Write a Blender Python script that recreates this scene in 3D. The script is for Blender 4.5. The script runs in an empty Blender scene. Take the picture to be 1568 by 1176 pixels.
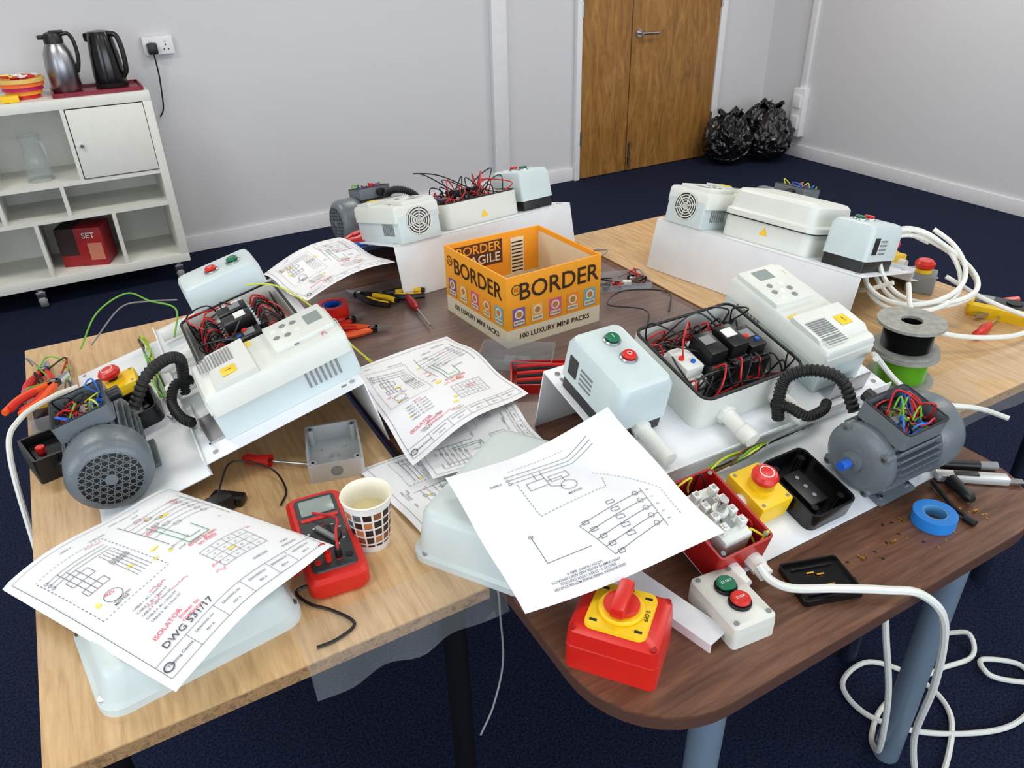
import bpy, bmesh, math, random
from mathutils import Vector, Matrix, noise
random.seed(7)
pi=math.pi
def rad(a): return math.radians(a)
# ---------------- materials ----------------
def lin(c):
    return tuple((v/12.92 if v<=.04045 else ((v+.055)/1.055)**2.4) for v in c)
MATS={}
def mat(name,col,rough=.5,metal=0,var=.06,scale=20,bump=0,bscale=200,alpha=1,spec=.5,emit=0):
    if name in MATS: return MATS[name]
    m=bpy.data.materials.new(name); m.use_nodes=True; nt=m.node_tree; N=nt.nodes; L=nt.links
    b=N['Principled BSDF']; c=lin(col)
    b.inputs['Roughness'].default_value=rough; b.inputs['Metallic'].default_value=metal
    b.inputs['Specular IOR Level'].default_value=spec
    tc=N.new('ShaderNodeTexCoord'); nz=N.new('ShaderNodeTexNoise'); nz.inputs['Scale'].default_value=scale; nz.inputs['Detail'].default_value=3
    L.new(tc.outputs['Object'],nz.inputs['Vector'])
    mx=N.new('ShaderNodeMix'); mx.data_type='RGBA'
    mx.inputs[6].default_value=(*[v*(1-var) for v in c],1); mx.inputs[7].default_value=(*[min(1,v*(1+var)) for v in c],1)
    L.new(nz.outputs['Fac'],mx.inputs[0]); L.new(mx.outputs[2],b.inputs['Base Color'])
    if bump:
        n2=N.new('ShaderNodeTexNoise'); n2.inputs['Scale'].default_value=bscale; L.new(tc.outputs['Object'],n2.inputs['Vector'])
        bp=N.new('ShaderNodeBump'); bp.inputs['Strength'].default_value=bump; bp.inputs['Distance'].default_value=.002
        L.new(n2.outputs['Fac'],bp.inputs['Height']); L.new(bp.outputs[0],b.inputs['Normal'])
    if alpha<1: b.inputs['Alpha'].default_value=alpha
    if emit:
        b.inputs['Emission Color'].default_value=(*c,1); b.inputs['Emission Strength'].default_value=emit
    MATS[name]=m; return m
def wood(name,stops,stretch,rough=.4,scale=6,axis='Y',dist=.6):
    m=bpy.data.materials.new(name); m.use_nodes=True; nt=m.node_tree; N=nt.nodes; L=nt.links
    b=N['Principled BSDF']; b.inputs['Roughness'].default_value=rough
    tc=N.new('ShaderNodeTexCoord'); mp=N.new('ShaderNodeMapping')
    s={'X':(1,stretch,stretch),'Y':(stretch,1,stretch),'Z':(stretch,stretch,1)}[axis]
    mp.inputs['Scale'].default_value=s
    nz=N.new('ShaderNodeTexNoise'); nz.inputs['Scale'].default_value=scale; nz.inputs['Detail'].default_value=8; nz.inputs['Roughness'].default_value=.65; nz.inputs['Distortion'].default_value=dist
    cr=N.new('ShaderNodeValToRGB')
    el=cr.color_ramp.elements
    el[0].position=stops[0][0]; el[0].color=(*lin(stops[0][1]),1)
    el[1].position=stops[-1][0]; el[1].color=(*lin(stops[-1][1]),1)
    for p,c in stops[1:-1]:
        e=el.new(p); e.color=(*lin(c),1)
    L.new(tc.outputs['Object'],mp.inputs[0]); L.new(mp.outputs[0],nz.inputs['Vector']); L.new(nz.outputs['Fac'],cr.inputs[0]); L.new(cr.outputs[0],b.inputs['Base Color'])
    return m
white=mat('white_powder_coat',(.90,.91,.92),.35)
wsat=mat('white_laminate',(.89,.89,.86),.45)
pale=mat('pale_grey_plastic',(.85,.86,.83),.4)
pale2=mat('bluish_grey_plastic',(.78,.83,.83),.4)
glid=mat('light_grey_abs',(.78,.82,.81),.4)
dgrey=mat('motor_grey_paint',(.40,.43,.45),.35,bump=.3)
mgrey=mat('mid_grey_plastic',(.5,.51,.51),.5)
black=mat('black_plastic',(.06,.06,.065),.4)
rubber=mat('black_rubber',(.05,.05,.05),.55)
blk_g=mat('black_gloss',(.04,.04,.045),.2)
red=mat('red_plastic',(.82,.13,.09),.35)
dred=mat('dark_red_plastic',(.66,.08,.08),.35)
yel=mat('yellow_plastic',(.95,.78,.10),.4)
grn=mat('green_plastic',(.02,.42,.27),.35)
org=mat('orange_plastic',(.93,.34,.08),.4)
blue=mat('blue_plastic',(.1,.35,.75),.4)
cyan=mat('blue_pvc_tape',(.12,.48,.80),.4)
steel=mat('brushed_steel',(.75,.75,.76),.25,1)
brass=mat('brass',(.85,.65,.3),.3,1)
dsteel=mat('blackened_steel',(.2,.2,.21),.35,.8)
wcab=mat('white_pvc_cable',(.88,.88,.85),.4)
wr=mat('wire_red',(.75,.05,.05),.4); wk=mat('wire_black',(.04,.04,.04),.4); wg=mat('wire_green',(.40,.66,.14),.4); wy=mat('wire_yellow',(.80,.82,.2),.4); wb=mat('wire_brown',(.4,.2,.1),.4); wbl=mat('wire_blue',(.15,.4,.8),.4); wgy=mat('wire_grey',(.5,.5,.5),.4)
paperm=mat('paper',(.92,.922,.93),.8,var=.01)
ink=mat('ink',(.36,.36,.39),.8); inkr=mat('ink_red',(.88,.42,.46),.8); inky=mat('ink_yellow',(.98,.88,.35),.8); inkg=mat('ink_green',(.38,.62,.48),.8)
cloudy=mat('mottled_grey_reel',(.58,.58,.55),.6,var=.45,scale=70)
film=mat('clear_plastic_film',(.9,.93,.95),.06,alpha=.09,spec=.8)
filmd=mat('clear_box_plastic',(.8,.84,.87),.1,alpha=.2,spec=.8)
glass=mat('glass',(.75,.8,.8),.02,alpha=.13,spec=1)
lcd=mat('lcd',(.55,.6,.58),.2)
oak=wood('light_oak',[(.32,(.69,.545,.37)),(.5,(.775,.63,.445)),(.68,(.83,.695,.51))],11,.38,8,dist=.3)
walnut=wood('walnut',[(.3,(.28,.18,.135)),(.5,(.41,.275,.205)),(.7,(.49,.345,.265))],11,.30,7,'X')
doorw=wood('door_oak_veneer',[(.25,(.44,.30,.14)),(.5,(.60,.42,.20)),(.75,(.72,.53,.29))],5,.4,4,'Z',1.2)
# ---------------- builder ----------------
def rr(cx,cy,hx,hy,r,z,n=4):
    r=min(r,hx*.999,hy*.999); P=[]
    for (sx,sy,a0) in ((1,1,0),(-1,1,90),(-1,-1,180),(1,-1,270)):
        for i in range(n+1):
            a=rad(a0+90*i/n); P.append(Vector((cx+sx*(hx-r)+r*math.cos(a),cy+sy*(hy-r)+r*math.sin(a),z)))
    return P
def cc(cx,cy,r,z,n=24,ry=None):
    ry=ry or r
    return [Vector((cx+r*math.cos(2*pi*i/n),cy+ry*math.sin(2*pi*i/n),z)) for i in range(n)]
def catmull(pts,k=8):
    P=[Vector(p) for p in pts]
    if len(P)<3: return P
    out=[]; Q=[P[0]*2-P[1]]+P+[P[-1]*2-P[-2]]
    for i in range(1,len(Q)-2):
        a,b,c,d=Q[i-1],Q[i],Q[i+1],Q[i+2]
        for j in range(k):
            t=j/k; out.append(.5*((2*b)+(c-a)*t+(2*a-5*b+4*c-d)*t*t+(3*b-a-3*c+d)*t**3))
    out.append(P[-1]); return out
TG={}
def textgeo(s,size):
    k=(s,size)
    if k in TG: return TG[k]
    cu=bpy.data.curves.new('t','FONT'); cu.body=s; cu.size=size; cu.align_x='CENTER'; cu.align_y='CENTER'; cu.resolution_u=3; cu.offset=size*.012
    ob=bpy.data.objects.new('t',cu); bpy.context.collection.objects.link(ob)
    bpy.context.view_layer.update()
    me=bpy.data.meshes.new_from_object(ob.evaluated_get(bpy.context.evaluated_depsgraph_get()))
    TG[k]=([v.co.copy() for v in me.vertices],[list(p.vertices) for p in me.polygons])
    bpy.data.objects.remove(ob); return TG[k]
class B:
    def __init__(s,name,M=None):
        s.name=name; s.M=M or Matrix.Identity(4); s.V=[]; s.F=[]; s.I=[]; s.m=[]
    def mi(s,m):
        if m not in s.m: s.m.append(m)
        return s.m.index(m)
    def raw(s,V,F,m,M=None):
        o=len(s.V); i=s.mi(m)
        s.V+= [(M@Vector(v)) if M else Vector(v) for v in V]
        for f in F: s.F.append([a+o for a in f]); s.I.append(i)
    def bmadd(s,bm,m,M=None):
        bmesh.ops.recalc_face_normals(bm,faces=bm.faces[:])
        bm.verts.index_update()
        s.raw([v.co.copy() for v in bm.verts],[[v.index for v in f.verts] for f in bm.faces],m,M); bm.free()
    def box(s,x0,x1,y0,y1,z0,z1,m,bev=0,M=None,seg=2):
        bm=bmesh.new(); bmesh.ops.create_cube(bm,size=1)
        for v in bm.verts: v.co=Vector(((x0+x1)/2+v.co.x*(x1-x0),(y0+y1)/2+v.co.y*(y1-y0),(z0+z1)/2+v.co.z*(z1-z0)))
        if bev: bmesh.ops.bevel(bm,geom=bm.edges[:],offset=min(bev,.45*min(abs(x1-x0),abs(y1-y0),abs(z1-z0))),segments=seg,affect='EDGES',profile=.6)
        s.bmadd(bm,m,M); return s
    def loft(s,R,m,M=None,c0=True,c1=True,closed=True):
        bm=bmesh.new(); n=len(R[0]); vs=[[bm.verts.new(p) for p in r] for r in R]
        for a,b in zip(vs,vs[1:]):
            for i in range(n if closed else n-1):
                j=(i+1)%n
                try: bm.faces.new((a[i],a[j],b[j],b[i]))
                except ValueError: pass
        if c0: bm.faces.new(vs[0][::-1])
        if c1: bm.faces.new(vs[-1])
        s.bmadd(bm,m,M); return s
    def rim(s,cx,cy,hx,hy,r,z0,z1,th,m,M=None):
        r2=max(r-th,.001)
        R=[rr(cx,cy,hx,hy,r,z0),rr(cx,cy,hx,hy,r,z1),rr(cx,cy,hx-th,hy-th,r2,z1),rr(cx,cy,hx-th,hy-th,r2,z0),rr(cx,cy,hx,hy,r,z0)]
        return s.loft(R,m,M,False,False)
    def cyl(s,c,r,h,m,r2=None,M=None,n=24,axis='Z',bev=0):
        r2=r if r2 is None else r2
        T=Matrix.Translation(c)
        if axis=='X': T=T@Matrix.Rotation(rad(90),4,'Y')
        if axis=='Y': T=T@Matrix.Rotation(rad(-90),4,'X')
        if M: T=M@T
        R=[cc(0,0,r,0,n),cc(0,0,r2,h,n)]
        if bev: R=[cc(0,0,r-bev,0,n),cc(0,0,r,bev,n),cc(0,0,r2,h-bev,n),cc(0,0,r2-bev,h,n)]
        return s.loft(R,m,T)
    def ring(s,c,ro,ri,h,m,M=None,n=28,axis='Z'):
        T=Matrix.Translation(c)
        if axis=='X': T=T@Matrix.Rotation(rad(90),4,'Y')
        if axis=='Y': T=T@Matrix.Rotation(rad(-90),4,'X')
        if M: T=M@T
        return s.loft([cc(0,0,ri,0,n),cc(0,0,ro,0,n),cc(0,0,ro,h,n),cc(0,0,ri,h,n),cc(0,0,ri,0,n)],m,T,False,False)
    def tube(s,pts,r,m,M=None,n=8,k=8,rf=None,raw=False):
        P=[Vector(p) for p in pts] if raw else catmull(pts,k)
        R=[]; up=Vector((0,0,1)); t0=None
        for i,p in enumerate(P):
            t=(P[min(i+1,len(P)-1)]-P[max(i-1,0)])
            if t.length<1e-9: t=Vector((0,0,1))
            t.normalize()
            if t0 is None:
                a=t.cross(up) if abs(t.z)<.95 else t.cross(Vector((1,0,0)))
            else: a=a-t*a.dot(t)
            a.normalize(); b=t.cross(a); t0=t
            q=r*(rf(i,len(P)) if rf else 1)
            R.append([p+a*q*math.cos(2*pi*j/n)+b*q*math.sin(2*pi*j/n) for j in range(n)])
        return s.loft(R,m,M)
    def hose(s,pts,r,m,M=None):
        P=catmull(pts,26)
        return s.tube(P,r,m,M,n=12,raw=True,rf=lambda i,n:1 if (i//2)%2 else .82)
    def text(s,t,size,m,M):
        V,F=textgeo(t,size); return s.raw(V,F,m,M)
    def hollow(s,cx,cy,hx,hy,r,z0,z1,th,m,M=None,fl=None):
        fl=th if fl is None else fl
        s.loft([rr(cx,cy,hx,hy,r,z0),rr(cx,cy,hx,hy,r,z1),rr(cx,cy,hx-th,hy-th,max(r-th,.001),z1),rr(cx,cy,hx-th,hy-th,max(r-th,.001),z0+fl)],m,M); return s
    def done(s,smooth=True):
        me=bpy.data.meshes.new(s.name); me.from_pydata([tuple(v) for v in s.V],[],s.F)
        for m in s.m: me.materials.append(m)
        me.polygons.foreach_set('material_index',s.I)
        if smooth:
            me.polygons.foreach_set('use_smooth',[True]*len(me.polygons)); me.update()
            try: me.set_sharp_from_angle(angle=rad(38))
            except Exception: pass
        me.update(); ob=bpy.data.objects.new(s.name,me); bpy.context.collection.objects.link(ob); ob.matrix_world=s.M
        return ob
def place(x,y,z,rz=0,rx=0,ry=0):
    return Matrix.Translation((x,y,z))@Matrix.Rotation(rad(rz),4,'Z')@Matrix.Rotation(rad(ry),4,'Y')@Matrix.Rotation(rad(rx),4,'X')
# ---------------- room ----------------
WY=4.75; WX=5.06; LX=-2.6; FY=-2.4; CZ=2.7
wallm=mat('painted_wall',(.82,.82,.832),.75,var=.015,scale=2,bump=.15,bscale=90)
trimw=mat('white_gloss_trim',(.90,.90,.91),.35)
def carpet():
    m=bpy.data.materials.new('navy_carpet'); m.use_nodes=True; N=m.node_tree.nodes; L=m.node_tree.links; b=N['Principled BSDF']
    b.inputs['Roughness'].default_value=.95; b.inputs['Specular IOR Level'].default_value=.12
    tc=N.new('ShaderNodeTexCoord'); nz=N.new('ShaderNodeTexNoise'); nz.inputs['Scale'].default_value=170; nz.inputs['Detail'].default_value=4
    cr=N.new('ShaderNodeValToRGB'); cr.color_ramp.elements[0].position=.35; cr.color_ramp.elements[0].color=(*lin((.05,.065,.12)),1); cr.color_ramp.elements[1].position=.7; cr.color_ramp.elements[1].color=(*lin((.14,.17,.28)),1)
    L.new(tc.outputs['Object'],nz.inputs['Vector']); L.new(nz.outputs['Fac'],cr.inputs[0]); L.new(cr.outputs[0],b.inputs['Base Color'])
    bp=N.new('ShaderNodeBump'); bp.inputs['Strength'].default_value=.6; bp.inputs['Distance'].default_value=.004; L.new(nz.outputs['Fac'],bp.inputs['Height']); L.new(bp.outputs[0],b.inputs['Normal'])
    return m
B('floor').box(LX-.1,WX+.1,FY-.1,WY+.1,-.1,0,carpet()).done()
B('ceiling').box(LX-.1,WX+.1,FY-.1,WY+.1,CZ,CZ+.1,mat('ceiling_white',(.9,.9,.88),.8)).done()
B('wall_back').box(LX-.1,WX+.1,WY,WY+.1,0,CZ,wallm).done()
B('wall_right').box(WX,WX+.1,FY-.1,WY,0,CZ,wallm).done()
B('wall_left').box(LX-.1,LX,FY-.1,WY,0,CZ,wallm).done()
w=B('wall_front')
w.box(LX,WX,FY-.1,FY,0,.9,wallm).box(LX,WX,FY-.1,FY,2.2,CZ,wallm).box(LX,-1.6,FY-.1,FY,.9,2.2,wallm).box(3.6,WX,FY-.1,FY,.9,2.2,wallm).done()
w=B('window_1')
for x in (-1.6,-.3,1.0,2.3,3.54): w.box(x,x+.06,FY-.09,FY-.02,.9,2.2,trimw,.005)
w.box(-1.6,3.6,FY-.09,FY-.02,.9,.96,trimw).box(-1.6,3.6,FY-.09,FY-.02,2.14,2.2,trimw).done()
def skirt(name,pts):
    b=B(name)
    for x0,x1,y0,y1 in pts: b.box(x0,x1,y0,y1,0,.095,trimw,.003)
    b.done()
skirt('baseboard_back',[(LX,2.53,WY-.018,WY),(2.64,3.19,WY-.018,WY),(4.54,WX,WY-.018,WY)])
skirt('baseboard_right',[(WX-.018,WX,FY,WY-.02)])
skirt('baseboard_left',[(LX,LX+.018,FY,WY-.02)])
B('trim_1').box(2.53,2.64,WY-.045,WY-.0005,0,CZ,trimw,.004).done()
d=B('door_1')
d.box(3.235,3.655,WY-.03,WY-.001,.006,2.05,doorw,.002).box(3.663,4.475,WY-.03,WY-.001,.006,2.05,doorw,.002)
d.box(3.19,3.232,WY-.04,WY-.001,0,2.10,trimw,.004).box(4.48,4.54,WY-.04,WY-.001,0,2.10,trimw,.004).box(3.19,4.54,WY-.04,WY-.001,2.055,2.11,trimw,.004)
d.box(3.655,3.663,WY-.02,WY-.001,.006,2.05,black)
d.cyl((3.72,WY-.042,.97),.026,.012,steel,axis='Y').cyl((3.72,WY-.085,.97),.009,.05,steel,axis='Y')
d.tube([(3.72,WY-.082,.97),(3.78,WY-.085,.968),(3.86,WY-.08,.965)],.010,steel)
d.box(3.675,3.69,WY-.034,WY-.03,.05,.2,dsteel); d.cyl((3.682,WY-.04,.02),.006,.2,steel)
for z in (.25,1.1,1.85):
    d.cyl((3.233,WY-.04,z),.007,.1,steel); d.cyl((4.478,WY-.04,z),.007,.1,steel)
d.done()
t=B('wall_cable_trunking')
t.box(WX-.03,WX-.0005,4.30,4.35,.50,CZ-.02,trimw,.003).box(WX-.06,WX-.0005,4.27,4.38,.16,.52,trimw,.008).box(WX-.075,WX-.06,4.29,4.36,.38,.47,trimw,.004).box(WX-.075,WX-.06,4.29,4.36,.22,.32,trimw,.004)
t.done()
s=B('double_wall_socket')
s.box(.47,.62,WY-.035,WY-.0005,1.09,1.18,trimw,.006)
for x in (.51,.58):
    for dx,dz in ((0,.012),(-.011,-.01),(.011,-.01)): s.box(x+dx-.003,x+dx+.003,WY-.037,WY-.034,1.125+dz-.004,1.125+dz+.004,black)
    s.box(x-.006,x+.006,WY-.039,WY-.033,1.15,1.165,trimw,.002)
s.box(.485,.535,WY-.075,WY-.035,1.095,1.15,black,.01)
s.tube([(.51,WY-.06,1.10),(.512,WY-.05,1.0),(.505,WY-.04,.9),(.495,WY-.03,.82),(.47,WY-.03,.78)],.004,black)
s.done()
# ---------------- shelf unit ----------------
sh=B('white_shelf_unit'); y0,y1=4.30,4.69
xr=.405; xl=-1.09
sh.box(xl,xr,y0,y1,.935,.98,wsat,.002).box(xl,xr,y0,y1,.105,.15,wsat,.002)
sh.box(xr-.04,xr,y0,y1,.15,.935,wsat,.002).box(xl,xl+.04,y0,y1,.15,.935,wsat,.002)
sh.box(xl+.04,xr-.04,y0+.002,y1,.585,.605,wsat).box(xl+.04,xr-.04,y0+.002,y1,.42,.44,wsat)
for x,z0,z1 in ((.0,.605,.935),(-.36,.605,.935),(-.72,.605,.935),(-.10,.44,.585),(-.38,.44,.585),(-.8,.44,.585),(.09,.15,.42),(-.26,.15,.42),(-.62,.15,.42)):
    sh.box(x,x+.018,y0+.002,y1,z0,z1,wsat)
sh.box(xl,xr,y1-.004,y1,.15,.935,wsat)
sh.box(.022,.362,y0-.004,y0+.014,.61,.93,wsat,.002); sh.cyl((.05,y0-.02,.765),.008,.018,steel,axis='Y')
for x,y in ((-.33,4.33),(.34,4.34),(-1.0,4.34),(-.33,4.64),(.34,4.64),(-1.0,4.64)):
    sh.cyl((x,y,.085),.02,.02,steel); sh.box(x-.022,x+.022,y-.03,y+.02,.05,.088,steel,.004)
    sh.cyl((x-.018,y-.005,.035),.035,.036,mgrey,axis='X',bev=.006); sh.cyl((x-.02,y-.005,.035),.015,.04,steel,axis='X')
sh.done()
ZT=.981
tr=B('serving_tray'); trm=mat('tray_maroon',(.50,.08,.17),.35)
tr.hollow(.19,4.46,.20,.13,.02,ZT,ZT+.018,.008,trm,fl=.006).done()
j=B('thermos_jug',place(.065,4.49,ZT+.007,-12))
j.loft([cc(0,0,.062,0),cc(0,0,.068,.01),cc(0,0,.068,.12),cc(0,0,.061,.17),cc(0,0,.046,.205),cc(0,0,.04,.215)],mat('steel_jug',(.62,.62,.64),.32,1))
j.loft([cc(0,0,.042,.213),cc(0,0,.042,.24),cc(0,0,.036,.255),cc(0,0,.02,.262)],black)
j.box(-.065,-.03,-.014,.014,.232,.25,black,.005)
j.tube([(.035,0,.25),(.07,0,.25),(.085,0,.21),(.084,0,.14),(.066,0,.08)],.009,black)
j.box(-.01,.05,-.012,.012,.255,.268,black,.004); j.done()
k=B('electric_kettle',place(.265,4.50,ZT+.007,-35))
k.loft([cc(0,0,.075,0),cc(0,0,.078,.02)],black).loft([cc(0,0,.072,.02),cc(0,0,.074,.05),cc(0,0,.066,.15),cc(0,0,.056,.23),cc(0,0,.05,.25),cc(0,0,.02,.255)],blk_g)
k.tube([(.05,0,.24),(.085,0,.23),(.098,0,.17),(.094,0,.08),(.07,0,.045)],.012,black)
k.box(-.075,-.045,-.02,.02,.205,.245,blk_g,.01); k.done()
bw=B('striped_bowl',place(-.12,4.46,ZT))
cols=[mat('bowl_a',(.85,.15,.12),.3),mat('bowl_b',(.93,.6,.15),.3),mat('bowl_c',(.75,.1,.35),.3),mat('bowl_d',(.95,.45,.2),.3),mat('bowl_e',(.9,.75,.4),.3)]
for i in range(5):
    r=lambda z:.055+.05*(z/.09)**.6
    bw.ring((0,0,.018*i),r(.018*i+.009),r(.018*i+.009)-.006,.018,cols[i])
bw.cyl((0,0,0),.055,.006,cols[0])
for i in range(26):
    a=random.random()*6.3; q=random.random()*.07
    bw.box(-.02,.02,-.008,.008,0,.01,[paperm,brass,red,pale][i%4],.003,M=place(q*math.cos(a),q*math.sin(a),.075+random.random()*.02,random.random()*360,random.uniform(-30,30)))
bw.done()
B('yellow_sponge').box(-.22,-.145,4.33,4.38,ZT,ZT+.03,yel,.006).done()
gj=B('glass_jug',place(-.165,4.42,.606,-50))
gj.loft([cc(0,0,.058,0),cc(0,0,.062,.02),cc(0,0,.055,.1),cc(0,0,.042,.15),cc(0,0,.05,.21),cc(0,0,.048,.21),cc(0,0,.04,.15),cc(0,0,.053,.1),cc(0,0,.058,.022),cc(0,0,.05,.01)],glass)
gj.ring((0,0,.207),.0505,.0475,.003,filmd).ring((0,0,.002),.062,.05,.006,filmd)
gj.tube([(.045,0,.19),(.08,0,.17),(.08,0,.09),(.056,0,.06)],.006,filmd); gj.done()
rbx=B('red_product_carton',place(-.06,4.46,.151,-20))
rc=mat('carton_red',(.62,.10,.12),.4); rbk=mat('carton_dark',(.20,.12,.12),.45)
rbx.box(-.11,.11,-.08,.08,0,.2,rc,.003).box(-.111,-.02,-.081,.081,.06,.201,rbk).box(.03,.1,-.0815,-.08,.03,.12,mat('carton_print',(.8,.5,.4),.5))
rbx.text('SET',.04,wsat,Matrix.Translation((.045,-.0818,.16))@Matrix.Rotation(rad(90),4,'X')); rbx.done()
liner=mat('black_bin_liner',(.05,.05,.055),.28,spec=.6)
def bag(name,x,y,r,h,seed,rz=0):
    bm=bmesh.new(); bmesh.ops.create_icosphere(bm,subdivisions=6,radius=1)
    S=Vector((seed,seed*.7,0))
    for v in bm.verts:
        n=v.co.copy()
        low=noise.noise(n*1.3+S)*.22
        d1=n+Vector((noise.noise(n*2+S),noise.noise(n*2-S),noise.noise(n*2)))*.5
        cr=-abs(noise.noise(d1*2.8+S))*.19-abs(noise.noise(d1*6+S))*.06-abs(noise.noise(d1*13+S))*.012
        q=1.06+low+cr
        e=(abs(n.x)**3+abs(n.y)**3)**(1/3)/max(1e-6,math.hypot(n.x,n.y)) if math.hypot(n.x,n.y)>1e-6 else 1
        hor=math.sqrt(max(0,1-abs(n.z)**2.6)); base=math.hypot(n.x,n.y) or 1e-6
        fx,fy=n.x/base*hor/e**.6,n.y/base*hor/e**.6
        z=(n.z+1)/2
        tp=1-.38*max(0,z-.45)/.55
        v.co=Vector((fx*r*q*tp+.03*z,fy*r*q*tp,max(0,(z*h)*(1+low*.5+cr*.6))))
    b=B(name,place(x,y,0,rz)); b.bmadd(bm,liner)
    for a in (20,150,260):
        ca_,sa_=math.cos(rad(a)),math.sin(rad(a))
        b.loft([[Vector((.03+ca_*t_*.10+sa_*w_*t_*.05,sa_*t_*.10-ca_*w_*t_*.05,h*.86+.05*t_+.015*math.sin(w_*5+t_*4)+dz)) for w_,dz in ((-1,0),(-.3,.012),(.4,-.006),(1,0),(.4,-.012),(-.3,.004))] for t_ in (.12,.4,.75,1)],liner)
    b.done()
bag('bin_bag',4.43,4.47,.17,.40,3.1); bag('bin_bag',4.76,4.38,.20,.44,8.7,40)
# ---------------- tables ----------------
TZ=.75
navy=mat('navy_metal_leg',(.12,.15,.22),.4,.3); bleg=mat('black_metal_leg',(.05,.05,.055),.4); gl=mat('bluegrey_metal_leg',(.50,.57,.64),.3,.35)
edge=wood('ply_edge',[(.35,(.50,.38,.25)),(.5,(.66,.52,.36)),(.65,(.45,.34,.23))],30,.5,3,'Y')
def rect_table(name,x0,x1,y0,y1,legm,legs):
    b=B(name); b.box(x0,x1,y0,y1,TZ-.004,TZ,oak,.001).box(x0+.0005,x1-.0005,y0+.0005,y1-.0005,TZ-.025,TZ-.004,edge)
    b.box(x0+.05,x1-.05,y0+.05,y0+.075,TZ-.07,TZ-.025,legm).box(x0+.05,x1-.05,y1-.075,y1-.05,TZ-.07,TZ-.025,legm)
    b.box(x0+.05,x0+.075,y0+.075,y1-.075,TZ-.07,TZ-.025,legm).box(x1-.075,x1-.05,y0+.075,y1-.075,TZ-.07,TZ-.025,legm)
    for x,y in legs: b.cyl((x,y,0),.02,TZ-.025,legm)
    b.done()
rect_table('oak_table',-.23,.372,.757,2.03,bleg,[(.33,.81),(-.17,.81),(.33,1.97),(-.17,1.97)])
rect_table('oak_table',1.315,1.97,.69,1.98,navy,[(1.36,.74),(1.90,.74),(1.36,1.93),(1.90,1.93)])
b=B('walnut_table'); cx,cy,hx,hy=.8475,1.32,.4575,.90
we=mat('walnut_edge',(.32,.22,.18),.4)
b.loft([rr(cx,cy,hx,hy,.15,TZ-.025,10),rr(cx,cy,hx,hy,.15,TZ-.004,10)],we).loft([rr(cx,cy,hx,hy,.15,TZ-.004,10),rr(cx,cy,hx,hy,.15,TZ,10)],walnut)
for x,y in ((.62,.52),(1.22,.52),(.48,2.1),(1.22,2.1)): b.cyl((x,y,0),.027,TZ-.025,gl)
b.box(.5,1.25,.5,.54,TZ-.06,TZ-.025,gl).box(.45,1.25,2.08,2.12,TZ-.06,TZ-.025,gl)
b.done()
def sheet(name,c,m,f,n=16):
    V=[];F=[]
    a,bb,cc_,dd=[Vector(q) for q in c]
    for i in range(n+1):
        for jx in range(n+1):
            s_,t_=i/n,jx/n
            p=(a*(1-s_)+bb*s_)*(1-t_)+(dd*(1-s_)+cc_*s_)*t_
            V.append(p+f(s_,t_))
    for i in range(n):
        for jx in range(n):
            q=i*(n+1)+jx; F.append([q,q+n+1,q+n+2,q+1])
    b=B(name); b.raw(V,F,m); return b
V=[];F=[];n=24
b=B('clear_plastic_sheet')
prof=[(.83,.7515),(.80,.7518),(.77,.752),(.757,.753),(.748,.751),(.744,.740),(.742,.725),(.738,.714)]
for i in range(n+1):
    s_=i/n; x=.09+.30*s_
    for jx,(y,z) in enumerate(prof):
        k_=max(0,jx-3)/4
        V.append(Vector((x,y-k_*(.006+.006*math.sin(s_*15)),z-k_*.012*(1-s_)+k_*.003*math.sin(s_*22))))
m_=len(prof)
for i in range(n):
    for jx in range(m_-1): q=i*m_+jx; F.append([q,q+m_,q+m_+1,q+1])
b.raw(V,F,film); b.done()
sheet('clear_plastic_sheet',[(.42,1.95,.7525),(1.28,1.95,.7525),(1.28,1.10,.7525),(.42,1.10,.7525)],film,lambda s,t:Vector((0,0,.0012*math.sin(s*20+t*9)))).done()
sheet('clear_plastic_sheet',[(1.34,.80,.7535),(1.96,.80,.7535),(1.96,.66,.75),(1.34,.66,.75)],film,lambda s,t:Vector((0,-.012*t,.006*math.sin(s*13)*t))).done()
# ---------------- rigs ----------------
RZ=.893; VL=.31; VW=.50; SA=(.143-.0255)/VW; CA=math.sqrt(1-SA*SA)
def rigM(ox,oy,ux,uy):
    l=math.hypot(ux,uy); ux/=l; uy/=l; vx,vy=uy,-ux
    U=Vector((ux,uy,0)); V=Vector((vx*CA,vy*CA,-SA)); W=Vector((vx*SA,vy*SA,CA))
    M=Matrix.Identity(4)
    for i in range(3): M[i][0]=V[i]; M[i][1]=U[i]; M[i][2]=W[i]
    M[0][3],M[1][3],M[2][3]=ox,oy,RZ
    return M
def rig_plate(M,u1=.61,su0=0,su1=.61):
    b=B('white_mounting_plate',M); t=.003
    b.box(0,VL,0,u1,-t,0,white,.001).box(-.0,.003,0,u1,-.146,-t,white,.001)
    b.box(VL-.003,VL,0,u1,-.026,-t,white).box(VL-.003,VW,su0,su1,-.0255,-.023,white,.001).box(VL-.003,VL-.0005,0,u1,0,.010,white)
    for u in (.02,u1-.02):
        for v in (.018,VL-.025): b.cyl((v,u,0),.005,.002,steel,n=12)
        b.box(.03,.04,u-.003,u+.003,0,.0006,mgrey)
    for u in (su0+.015,su1-.015): b.cyl((VW-.015,u,-.023),.004,.002,steel,n=12)
    b.done()
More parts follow.
